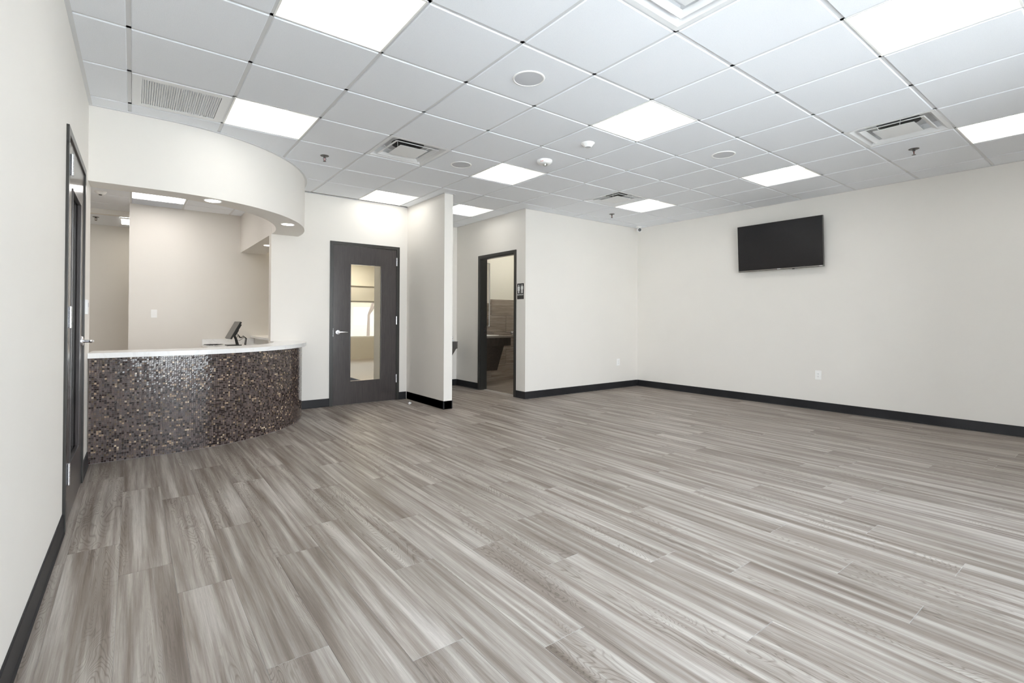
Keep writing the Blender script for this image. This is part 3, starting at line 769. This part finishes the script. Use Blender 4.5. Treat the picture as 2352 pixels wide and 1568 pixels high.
# supply diffusers: nested pyramidal cones round a square plate, open duct above
def make_diffuser():
    r = thing('ceiling_diffuser', 'x', 'air vent', (0, 0, 0), 0, 'square supply air diffusers')
    def frust(bm, a0, z0, a1, z1, th=.002):
        A = [bm.verts.new((sx_*a0, sy_*a0, z0)) for sx_, sy_ in ((-1, -1), (1, -1), (1, 1), (-1, 1))]
        B = [bm.verts.new((sx_*a1, sy_*a1, z1)) for sx_, sy_ in ((-1, -1), (1, -1), (1, 1), (-1, 1))]
        for k in range(4): bm.faces.new((A[k], A[(k+1) % 4], B[(k+1) % 4], B[k]))
    h = T/2-.003
    bm = bmesh.new(); frust(bm, h, .010, h, .002); frust(bm, h, .002, h-.030, .002); frust(bm, h-.030, .002, h-.062, .030); frust(bm, h-.062, .030, h-.085, .075)
    obj('outer_cone', bm, 'white', r)
    bm = bmesh.new(); frust(bm, h-.085, .000, h-.078, .003); frust(bm, h-.085, .000, h-.118, .018); frust(bm, h-.078, .003, h-.116, .021); obj('middle_cone', bm, 'white', r)
    bm = bmesh.new(); q = .140; box(bm, -q, q, -q, q, .0, .003); frust(bm, q, .003, q-.03, .016); obj('centre_plate', bm, 'white', r)
    bm = bmesh.new(); a = .155
    lathe(bm, [(a, .074), (a, .155), (.001, .155)], 32); obj('duct', bm, 'duct', r, sm=True)
    bm = bmesh.new(); A = [bm.verts.new((sx_*(h-.083), sy_*(h-.083), .0755)) for sx_, sy_ in ((-1, -1), (1, -1), (1, 1), (-1, 1))]
    C_ = [bm.verts.new((.155*math.cos(2*pi*k/32), .155*math.sin(2*pi*k/32), .0755)) for k in range(32)]
    for k in range(32):
        qd = int(((k+4) % 32)//8); c_ = A[(qd+2) % 4] if False else None
    # square-to-round collar plate
    corners = {0: 2, 1: 3, 2: 0, 3: 1}
    for k in range(32):
        m_ = (k+.5)*360/32; qd = int(m_//90); bm.faces.new((C_[k], C_[(k+1) % 32], A[corners[qd]]))
    for qd in range(4):
        bm.faces.new((A[corners[qd]], A[corners[(qd+1) % 4]], C_[(8*(qd+1)) % 32]))
    obj('collar', bm, 'grid', r)
    for s in (-1, 1):
        for p_, q_ in (((s*.12, s*.04, .004), (s*.13, s*.05, .075)), ((s*.12, -s*.10, .004), (s*.19, -s*.12, .06))):
            bm = bmesh.new(); tube(bm, [p_, q_], .0025, 6); obj('hanger_wire', bm, 'white', r)
    return r
VL = {(4, 2): 'square supply diffuser beside the sprinkler near the curved bulkhead', (9, -3): 'square supply diffuser close to the right edge above the television wall',
      (9, 2): 'distant square supply diffuser touching a troffer near the corner camera', (4, -3): 'large supply diffuser cut by the top edge of the photo'}
df = make_diffuser(); first = True
for k, lab in VL.items():
    o = df if first else copy_tree(df); first = False
    o.location = cell(*k); o['label'] = lab
# return air grille
rg = thing('return_grille', 'white louvred return air grille in the ceiling by the left wall', 'air vent', cell(1, 2))
h = T/2-.014; q = .235
bm = bmesh.new()
for (a, b, c, d) in ((-h, h, -h, -q), (-h, h, q, h), (-h, -q, -q, q), (q, h, -q, q)): box(bm, a, b, c, d, -.002, .006)
obj('frame', bm, 'white', rg)
obj('backing', BX(-q, q, -q, q, .008, .010), 'tile', rg)
sl = None
for k in range(34):
    x = -q+.007+k*(2*q-.014)/33
    if sl is None:
        bm = bmesh.new(); A = [(-.0045, 0), (.0015, -.0005), (.0045, .006), (-.001, .0065)]
        a_ = [bm.verts.new((p, -q, z)) for p, z in A]; b_ = [bm.verts.new((p, q, z)) for p, z in A]
        for i in range(4): bm.faces.new((a_[i], a_[(i+1) % 4], b_[(i+1) % 4], b_[i]))
        bm.faces.new(a_); bm.faces.new(list(reversed(b_)))
        sl = obj('slat', bm, 'white', rg); o = sl
    else:
        o = D.objects.new('slat', sl.data); COL.objects.link(o); o.parent = rg
    o.location = (x, 0, 0)
# ceiling speakers
def make_speaker(r_=.108):
    r = thing('ceiling_speaker', 'x', 'speaker', (0, 0, 0), 0, 'round ceiling speakers')
    bm = bmesh.new(); lathe(bm, [(r_-.013, -.003), (r_-.010, -.006), (r_-.003, -.005), (r_, -.001), (r_, .004)], 48)
    for f in list(bm.faces):
        if len(f.verts) > 8: bm.faces.remove(f)
    obj('rim', bm, 'plastic', r, sm=True)
    bm = bmesh.new(); lathe(bm, [(.0, -.0062), (.05, -.0058), (r_-.0125, -.003), (r_-.0125, .002)], 48); obj('grille', bm, 'grille', r, sm=True)
    return r
spk = make_speaker()
for i, (x, y, lab) in enumerate([(2.096, 2.527, 'round ceiling speaker nearest the viewer, in the middle of the ceiling'), (2.712, 4.366, 'small round ceiling speaker beside the diffuser near the bulkhead'), (4.559, 2.531, 'round ceiling speaker up toward the television wall')]):
    o = spk if i == 0 else copy_tree(spk); o.location = (x, y, H); o['label'] = lab
# smoke detector
sd = thing('smoke_detector', 'white round smoke detector with clear strobe lens and red marks', 'smoke detector', (3.311, 3.735, H))
bm = bmesh.new(); lathe(bm, [(0, -.040), (.045, -.040), (.062, -.034), (.075, -.018), (.077, -.003), (.077, 0)], 40); obj('body', bm, 'plastic', sd, sm=True)
bm = bmesh.new(); lathe(bm, [(0, -.062), (.014, -.061), (.022, -.052), (.024, -.040), (.024, -.038)], 20, loc=(-.012, -.022, 0)); obj('strobe_lens', bm, 'glass', sd, sm=True)
bm = bmesh.new(); lathe(bm, [(0, -.056), (.009, -.055), (.012, -.046), (.012, -.040)], 14, loc=(-.012, -.022, 0)); obj('strobe_reflector', bm, 'chrome', sd, sm=True)
bm = bmesh.new()
for a_ in (200, 214):
    c_, s_ = math.cos(math.radians(a_)), math.sin(math.radians(a_)); t_ = .0705
    m_ = Matrix.Translation((c_*t_, s_*t_, -.0235)) @ Matrix.Rotation(math.radians(a_), 4, 'Z') @ Matrix.Rotation(math.radians(-52), 4, 'Y')
    vs = box(bm, -.0008, .0035, -.004, .004, -.008, .008); bmesh.ops.transform(bm, matrix=m_, verts=vs)
obj('fire_marking', bm, 'red', sd)
# occupancy sensor
oc = thing('occupancy_sensor', 'small white cone-shaped ceiling sensor beside a troffer', 'sensor', (3.296, 3.125, H))
bm = bmesh.new(); lathe(bm, [(.026, -.036), (.030, -.038), (.034, -.035), (.052, -.012), (.061, -.003), (.062, 0)], 36); obj('body', bm, 'plastic', oc, sm=True)
bm = bmesh.new(); lathe(bm, [(0, -.0372), (.026, -.0372), (.026, -.034)], 28); obj('sensor_lens', bm, 'grille', oc)
# sprinklers
def make_sprinkler():
    r = thing('sprinkler_head', 'x', 'sprinkler', (0, 0, 0), 0, 'chrome ceiling sprinkler heads')
    bm = bmesh.new(); lathe(bm, [(.012, -.004), (.030, -.007), (.040, -.003), (.041, 0)], 24); obj('escutcheon', bm, 'oldmetal', r, sm=True)
    bm = bmesh.new(); tube(bm, [(0, 0, -.002), (0, 0, -.022)], .011, 12); tube(bm, [(.010, 0, -.02), (.013, 0, -.035), (.004, 0, -.052)], .0028, 8); tube(bm, [(-.010, 0, -.02), (-.013, 0, -.035), (-.004, 0, -.052)], .0028, 8); obj('sprinkler_frame', bm, 'oldmetal', r, sm=True)
    bm = bmesh.new(); lathe(bm, [(0, -.056), (.015, -.057), (.016, -.055), (.004, -.052), (0, -.052)], 18); obj('deflector', bm, 'oldmetal', r, sm=True)
    bm = bmesh.new(); tube(bm, [(0, 0, -.022), (0, 0, -.050)], .0022, 8); obj('bulb', bm, 'red', r)
    return r
spr = make_sprinkler()
for i, (x, y, z, lab) in enumerate([(1.50, 4.96, H, 'chrome sprinkler head near the top of the curved bulkhead'), (5.80, 1.36, H, 'chrome sprinkler head near the right edge of the ceiling'), (5.79, 4.99, H, 'small sprinkler head near the far corner camera'), (-.459, 9.80, 2.69, 'tiny sprinkler in the low passage ceiling behind reception')]):
    o = spr if i == 0 else copy_tree(spr); o.location = (x, y, z); o['label'] = lab
# downlights in the soffits
def make_down():
    r = thing('downlight', 'x', 'light', (0, 0, 0), 0, 'round soffit downlights')
    bm = bmesh.new(); lathe(bm, [(.060, -.001), (.066, -.003), (.072, -.0025), (.074, 0)], 32)
    for f in list(bm.faces):
        if len(f.verts) > 8: bm.faces.remove(f)
    obj('trim_ring', bm, 'plastic', r, sm=True)
    bm = bmesh.new(); lathe(bm, [(0, -.0015), (.061, -.0015), (.061, -.0005)], 32); obj('lens', bm, 'downlens', r)
    return r
dn = make_down()
for i, (x, y, lab) in enumerate([(.556, 5.03, 'round downlight under the straight part of the curved bulkhead'), (1.352, 5.77, 'round downlight under the bulkhead at its curved right end'), (1.53, 7.60, 'round downlight in the soffit behind the wall end')]):
    o = dn if i == 0 else copy_tree(dn); o.location = (x, y, 2.182); o['label'] = lab
# corner camera
cc = thing('security_camera', 'tiny white security camera in the far ceiling corner', 'camera', (6.93, 5.37, H)); cc.scale = (1.35, 1.35, 1.35)
bm = bmesh.new(); lathe(bm, [(0, -.012), (.028, -.012), (.034, -.006), (.035, 0)], 20); obj('mount', bm, 'plastic', cc, sm=True)
bm = bmesh.new(); tube(bm, [(0, 0, -.008), (0, 0, -.028), (-.006, -.008, -.034)], .010, 10); obj('arm', bm, 'plastic', cc, sm=True)
dv = Vector((-.62, -.76, -.12)).normalized(); b0 = Vector((.0, .0, -.044))
bm = bmesh.new(); tube(bm, [b0-dv*.035, b0-dv*.03, b0+dv*.04, b0+dv*.044], [.018, .026, .026, .024], 18); obj('camera_body', bm, 'plastic', cc, sm=True)
bm = bmesh.new(); tube(bm, [b0+dv*.0445, b0+dv*.047], [.020, .019], 18); ln = obj('camera_face', bm, 'black', cc, sm=True)
bm = bmesh.new(); tube(bm, [b0+dv*.0472, b0+dv*.049], [.008, .006], 14); obj('camera_lens', bm, 'oldmetal', ln, sm=True)
# dome camera in reception
dc = thing('dome_camera', 'small white dome device on the office ceiling behind the bulkhead', 'camera', (-.338, 8.13, H))
bm = bmesh.new(); lathe(bm, [(0, -.045), (.02, -.044), (.045, -.03), (.062, -.010), (.064, 0)], 28); obj('dome_housing', bm, 'plastic', dc, sm=True)
bm = bmesh.new(); lathe(bm, [(0, -.052), (.014, -.050), (.020, -.044)], 16, loc=(.0, -.012, 0)); obj('dome_lens', bm, 'black', dc, sm=True)

# ------------------------------------------------------------------ television
tv = thing('television', 'black flat television mounted high on the right wall', 'television', (6.955, 3.09, 2.165))
tv.rotation_euler = (0, math.radians(-3.2), 0)    # leans out at the top; local -x faces the room
w2, h2 = .549, .325
obj('cabinet', BX(-.006, .030, -w2, w2, -h2, h2, bev=.003), 'bezel', tv)
obj('rear_box', BX(.030, .060, -.36, .36, -.26, .10, bev=.008), 'black', tv)
obj('screen', BX(-.0085, -.006, -w2+.006, w2-.006, -h2+.020, h2-.006), 'screen', tv)
obj('chin_trim', BX(-.010, -.005, -w2+.001, w2-.001, -h2+.006, -h2+.015), 'silver', tv)
obj('logo_plate', BX(-.0115, -.010, -.028, .012, -h2+.005, -h2+.015), 'plastic', tv)
obj('badge', BX(-.0115, -.010, -w2+.012, -w2+.045, -h2+.007, -h2+.014), 'plastic', tv)
bm = bmesh.new(); box(bm, -.004, .010, -.20, -.175, -h2-.008, -h2); obj('sensor', bm, 'black', tv)
bm = bmesh.new(); box(bm, .060, .112, -.22, .22, -.03, .03); box(bm, .060, .070, -.24, -.20, -.2, .2); box(bm, .060, .070, .20, .24, -.2, .2); obj('wall_mount', bm, 'black', tv)

# ------------------------------------------------------------------ wall plates, local y outward = -y
def plate(name, label, cat, loc, rotz, kind):
    r = thing(name, label, cat, loc, rotz)
    obj('cover_plate', BX(-.036, .036, -.006, 0, -.058, .058, bev=.003), 'plastic', r)
    if kind == 'outlet':
        ins = obj('receptacle', BX(-.017, .017, -.0085, -.005, -.034, .034, bev=.001), 'plastic', r)
        bm = bmesh.new()
        for zc in (.0175, -.0175):
            box(bm, -.0075, -.0055, -.0092, -.0084, zc-.002, zc+.006); box(bm, .0055, .0075, -.0092, -.0084, zc-.002, zc+.006); box(bm, -.002, .002, -.0092, -.0084, zc-.011, zc-.007)
        obj('slot', bm, 'black', ins)
    elif kind == 'switch':
        bm = bmesh.new(); vs = box(bm, -.0165, .0165, -.011, -.005, -.033, .033); bmesh.ops.rotate(bm, cent=(0, -.006, 0), matrix=Matrix.Rotation(math.radians(3), 3, 'X'), verts=vs); obj('rocker', bm, 'plastic', r)
    else:
        obj('coax_port', BX(-.005, .005, -.009, -.005, -.005, .005), 'silver', r)
    return r
plate('wall_outlet', 'white outlet low on the wall under the television', 'outlet', (XR, 2.64, .448), -pi/2, 'outlet')
plate('wall_outlet', 'white outlet low on the wall left of the far corner', 'outlet', (6.561, YB, .437), 0, 'outlet')
plate('light_switch', 'white switch plate on the wall behind the reception desk', 'switch', (.246, YS, 1.21), 0, 'switch')
# thermostat
th = thing('thermostat', 'white wall control between the left door and the counter', 'thermostat', (xl(4.62), 4.62, 1.222), pi/2)
obj('back_plate', BX(-.07, .07, -.005, 0, -.062, .062, bev=.003), 'plastic', th); obj('body', BX(-.06, .06, -.026, -.005, -.052, .052, bev=.005), 'plastic', th)
obj('display_window', BX(-.03, .03, -.0265, -.0255, .0, .03), 'grille', th)

# restroom sign
sg = thing('restroom_sign', 'black restroom sign with white woman and man figures', 'sign', (X2, 5.620, 1.562), -pi/2)
bm = BX(-.075, .075, -.006, 0, -.115, .115, bev=.002); obj('sign_panel', bm, 'signblack', sg)
def figure(name, cx, woman):
    bm = bmesh.new(); y0, y1 = -.0075, -.0055
    def poly(pts):
        A = [bm.verts.new((x, y0, z)) for x, z in pts]; B = [bm.verts.new((x, y1, z)) for x, z in pts]
        bm.faces.new(A); bm.faces.new(list(reversed(B)))
        for k in range(len(pts)): bm.faces.new((A[k], A[(k+1) % len(pts)], B[(k+1) % len(pts)], B[k]))
    poly([(cx+.0098*math.cos(2*pi*k/16), .088+.0105*math.sin(2*pi*k/16)) for k in range(16)])
    if woman: poly([(cx+a, z) for a, z in ((-.012, .074), (.012, .074), (.020, .066), (.027, .038), (.021, .036), (.015, .056), (.013, .048), (.026, .012), (.012, .012), (.012, -.028), (.001, -.028), (.001, .012), (-.001, .012), (-.001, -.028), (-.012, -.028), (-.012, .012), (-.026, .012), (-.013, .048), (-.015, .056), (-.021, .036), (-.027, .038), (-.020, .066))])
    else: poly([(cx+a, z) for a, z in ((-.018, .074), (.018, .074), (.023, .068), (.023, .026), (.017, .026), (.017, .060), (.014, .060), (.014, -.028), (.0015, -.028), (.0015, .022), (-.0015, .022), (-.0015, -.028), (-.014, -.028), (-.014, .060), (-.017, .060), (-.017, .026), (-.023, .026), (-.023, .068))])
    obj(name, bm, 'signwhite', sg)
figure('woman_symbol', -.038, True); figure('man_symbol', .040, False)
obj('divider', BX(.0005, .0035, -.007, -.0055, -.03, .098), 'grid', sg)
cu = D.curves.new('lettering', 'FONT'); cu.body = 'RESTROOM'; cu.size = .026; cu.extrude = .0006; cu.align_x = 'CENTER'; cu.align_y = 'CENTER'
to_ = D.objects.new('lettering', cu); COL.objects.link(to_); to_.parent = sg; to_.location = (0, -.0068, -.052); to_.rotation_euler = (pi/2, 0, 0); cu.materials.append(M['signwhite'])
bpy.context.view_layer.update()
lm = D.meshes.new_from_object(to_.evaluated_get(bpy.context.evaluated_depsgraph_get())); D.objects.remove(to_)
to_ = D.objects.new('lettering', lm); COL.objects.link(to_); to_.parent = sg; to_.location = (0, -.0068, -.052); to_.rotation_euler = (pi/2, 0, 0)
bm = bmesh.new()
for k in range(11):
    for j in range(2):
        if (k*3+j) % 4: lathe(bm, [(0, -.0072), (.0012, -.0068), (.0015, -.006)], 6, 'Y', loc=(-.04+k*.008, 0, -.080-j*.006))
obj('braille', bm, 'signblack', sg)

# ------------------------------------------------------------------ drinking fountain
df_ = thing('drinking_fountain', 'stainless drinking fountain on the alcove wall, half hidden by the partition', 'drinking fountain', (4.06, 7.405, 0))
def rrect(x0, x1, y0, y1, r_, n=6):
    p = []
    for cx, cy, a0 in ((x1-r_, y0+r_, -90), (x1-.002, y1-.002, 0), (x0+.002, y1-.002, 90), (x0+r_, y0+r_, 180)):
        rr_ = r_ if cy == y0+r_ else .002
        p += [(cx+rr_*math.cos(math.radians(a0+90*k/n)), cy+rr_*math.sin(math.radians(a0+90*k/n))) for k in range(n+1)]
    return p
bm = bmesh.new(); prism(bm, rrect(-.23, .23, -.46, 0, .05), .665, .768); obj('basin', bm, 'brushed', df_, sm=True)
bm = bmesh.new(); prism(bm, rrect(-.235, .235, -.465, 0, .052), .768, .782); obj('basin_rim', bm, 'brushed', df_, sm=True)
bm = bmesh.new()
top = [(-.20, -.43), (.20, -.43), (.20, 0), (-.20, 0)]; bot = [(-.12, -.20), (.12, -.20), (.12, 0), (-.12, 0)]
A = [bm.verts.new((*p, .665)) for p in top]; B = [bm.verts.new((*p, .34)) for p in bot]
for k in range(4): bm.faces.new((A[k], A[(k+1) % 4], B[(k+1) % 4], B[k]))
bm.faces.new(A); bm.faces.new(B); obj('lower_shroud', bm, 'brushed', df_)
bm = bmesh.new(); box(bm, .11, .19, -.38, -.28, .782, .81, bev=.008); obj('bubbler_block', bm, 'white', df_)
bm = bmesh.new(); tube(bm, [(.165, -.33, .805), (.182, -.33, .84), (.172, -.33, .868), (.142, -.33, .878)], [.010, .009, .008, .006], 10); obj('spout', bm, 'steel', df_, sm=True)
obj('push_bar', BX(-.16, .06, -.472, -.462, .70, .735, bev=.003), 'black', df_)

# ------------------------------------------------------------------ restroom fittings
vn = thing('vanity', 'dark wood restroom vanity with sloping knee panel under the mirror', 'vanity')
obj('vanity_top', BX(4.70, 5.362, 6.85, 7.460, .830, .860, bev=.003), 'lam', vn)
obj('backsplash', BX(4.70, 5.362, 7.445, 7.460, .860, .905), 'lam', vn)
obj('apron', BX(4.72, 5.315, 6.872, 6.892, .690, .829), 'vanitywood', vn)
obj('end_panel', BX(5.297, 5.315, 6.892, 7.460, .690, .829), 'vanitywood', vn)
bm = bmesh.new(); A = [(6.90, .689), (6.918, .689), (7.12, .245), (7.10, .245)]
a_ = [bm.verts.new((4.74, y, z)) for y, z in A]; b_ = [bm.verts.new((5.185, y, z)) for y, z in A]
for i in range(4): bm.faces.new((a_[i], a_[(i+1) % 4], b_[(i+1) % 4], b_[i]))
bm.faces.new(a_); bm.faces.new(b_); obj('knee_panel', bm, 'vanitywood', vn)
bm = bmesh.new(); A = [(6.919, .689), (7.46, .689), (7.46, .245), (7.121, .245)]
a_ = [bm.verts.new((5.165, y, z)) for y, z in A]; b_ = [bm.verts.new((5.185, y, z)) for y, z in A]
for i in range(4): bm.faces.new((a_[i], a_[(i+1) % 4], b_[(i+1) % 4], b_[i]))
bm.faces.new(a_); bm.faces.new(b_); obj('knee_side', bm, 'vanitywood', vn)
bm = bmesh.new(); lathe(bm, [(.15, .861), (.19, .861), (.197, .868), (.187, .872), (.17, .866), (.13, .862)], 32, loc=(5.0, 7.12, 0)); obj('basin', bm, 'plastic', vn, sm=True)
fc = obj('faucet', (lambda b: (tube(b, [(5.0, 7.38, .861), (5.0, 7.38, .96), (5.0, 7.34, .995), (5.0, 7.28, .985)], [.018, .014, .012, .010], 12), b)[1])(bmesh.new()), 'chrome', vn, sm=True)
mr = thing('wall_mirror', 'tall framed mirror over the restroom vanity', 'mirror')
obj('mirror_glass', BX(4.75, 5.258, 7.456, 7.4605, 1.02, 2.18), 'mirror', mr)
bm = bmesh.new()
for a in ((4.74, 4.75, 1.01, 2.19), (5.258, 5.270, 1.01, 2.19), (4.75, 5.258, 1.01, 1.02), (4.75, 5.258, 2.18, 2.19)): box(bm, a[0], a[1], 7.448, 7.461, a[2], a[3])
obj('mirror_frame', bm, 'brushed', mr)
gb = thing('grab_bar', 'round chrome grab bar end on the tiled restroom wall', 'grab bar', (5.80, 7.462, .889))
bm = bmesh.new(); lathe(bm, [(0, -.010), (.020, -.010), (.038, -.006), (.040, 0)], 28, 'Y'); obj('flange', bm, 'steel', gb, sm=True)
bm = bmesh.new(); tube(bm, [(0, -.008, 0), (0, -.05, 0), (.015, -.072, 0), (.05, -.08, 0), (.60, -.08, 0), (.64, -.07, 0), (.655, -.04, 0), (.655, -.005, 0)], .016, 12); obj('bar', bm, 'steel', gb, sm=True)

# door stop on the floor
ds = thing('door_stop', 'tiny silver floor door stop near the partition baseboard', 'door stop', (2.995, 6.10, 0))
bm = bmesh.new(); lathe(bm, [(0, .030), (.014, .030), (.020, .024), (.022, .004), (.026, 0)], 20); obj('dome', bm, 'steel', ds, sm=True)
bm = bmesh.new(); lathe(bm, [(.0212, .008), (.0245, .010), (.0245, .018), (.021, .020)], 20); obj('rubber_ring', bm, 'plastic', ds, sm=True)

# ------------------------------------------------------------------ outdoors
struct('ground', BX(-30, 40, -40, 60, -.30, -.12), 'concrete', 'pale paved ground outside the building', 'ground')
hs = thing('house', 'pale house with a low pinkish roof outside the hall window', 'house', (14, 29, -.12))
bm = BX(-9, 3.4, 0, 6, 0, 2.55); obj('house_wall', bm, 'stucco', hs)
bm = bmesh.new(); A = [(-9.6, -.6, 2.5), (4.0, -.6, 2.5), (4.0, 6.6, 2.5), (-9.6, 6.6, 2.5)]; R_ = [(-4.5, 3, 4.4), (-.5, 3, 4.4)]
v = [bm.verts.new(p) for p in A+R_]
for f in ((0, 1, 5, 4), (2, 3, 4, 5), (1, 2, 5), (3, 0, 4), (3, 2, 1, 0)): bm.faces.new([v[i] for i in f])
obj('house_roof', bm, 'roof', hs)
obj('fascia', BX(-9.6, 4.0, -.66, -.60, 2.38, 2.52), 'bark', hs)
for k in range(3): obj('house_window', BX(-7+k*3.5, -5.8+k*3.5, -.03, 0, .9, 2.0), 'grille', hs)
def tree(loc, hgt, seed, label, leafy):
    r = thing('tree', label, 'tree', loc); q = random.Random(seed); bm = bmesh.new(); tips = []
    def br(p, d, l, rad, n):
        e = p+d*l; mid = p+d*l*.5+Vector((q.uniform(-1, 1), q.uniform(-1, 1), 0))*l*.06
        tube(bm, [p, mid, e], [rad, rad*.85, rad*.65], 6); tips.append(e)
        if n:
            for _ in range(3):
                nd = (d+Vector((q.uniform(-.8, .8), q.uniform(-.8, .8), q.uniform(-.1, .5)))).normalized(); br(e, nd, l*.68, rad*.6, n-1)
    br(Vector((0, 0, 0)), Vector((.03, 0, 1)), hgt*.36, .07, 4)
    obj('branches', bm, 'bark', r)
    if leafy:
        bm = bmesh.new()
        for t in tips:
            for _ in range(10):
                c = t+Vector((q.gauss(0, .16), q.gauss(0, .16), q.gauss(0, .16))); s = q.uniform(.03, .06)
                u = Vector((q.uniform(-1, 1), q.uniform(-1, 1), q.uniform(-1, 1))).normalized(); v_ = u.orthogonal().normalized()
                bm.faces.new([bm.verts.new(c+u*s), bm.verts.new(c+v_*s*.6), bm.verts.new(c-u*s), bm.verts.new(c-v_*s*.6)])
        tag(obj('foliage', bm, 'leaf', r), None, None, None, 'stuff')
tree((7.0, 17.8, -.12), 4.0, 5, 'bare young tree outside the hall window', False)
tree((6.2, 19.5, -.12), 2.0, 9, 'low leafy shrub tree outside the hall window', True)
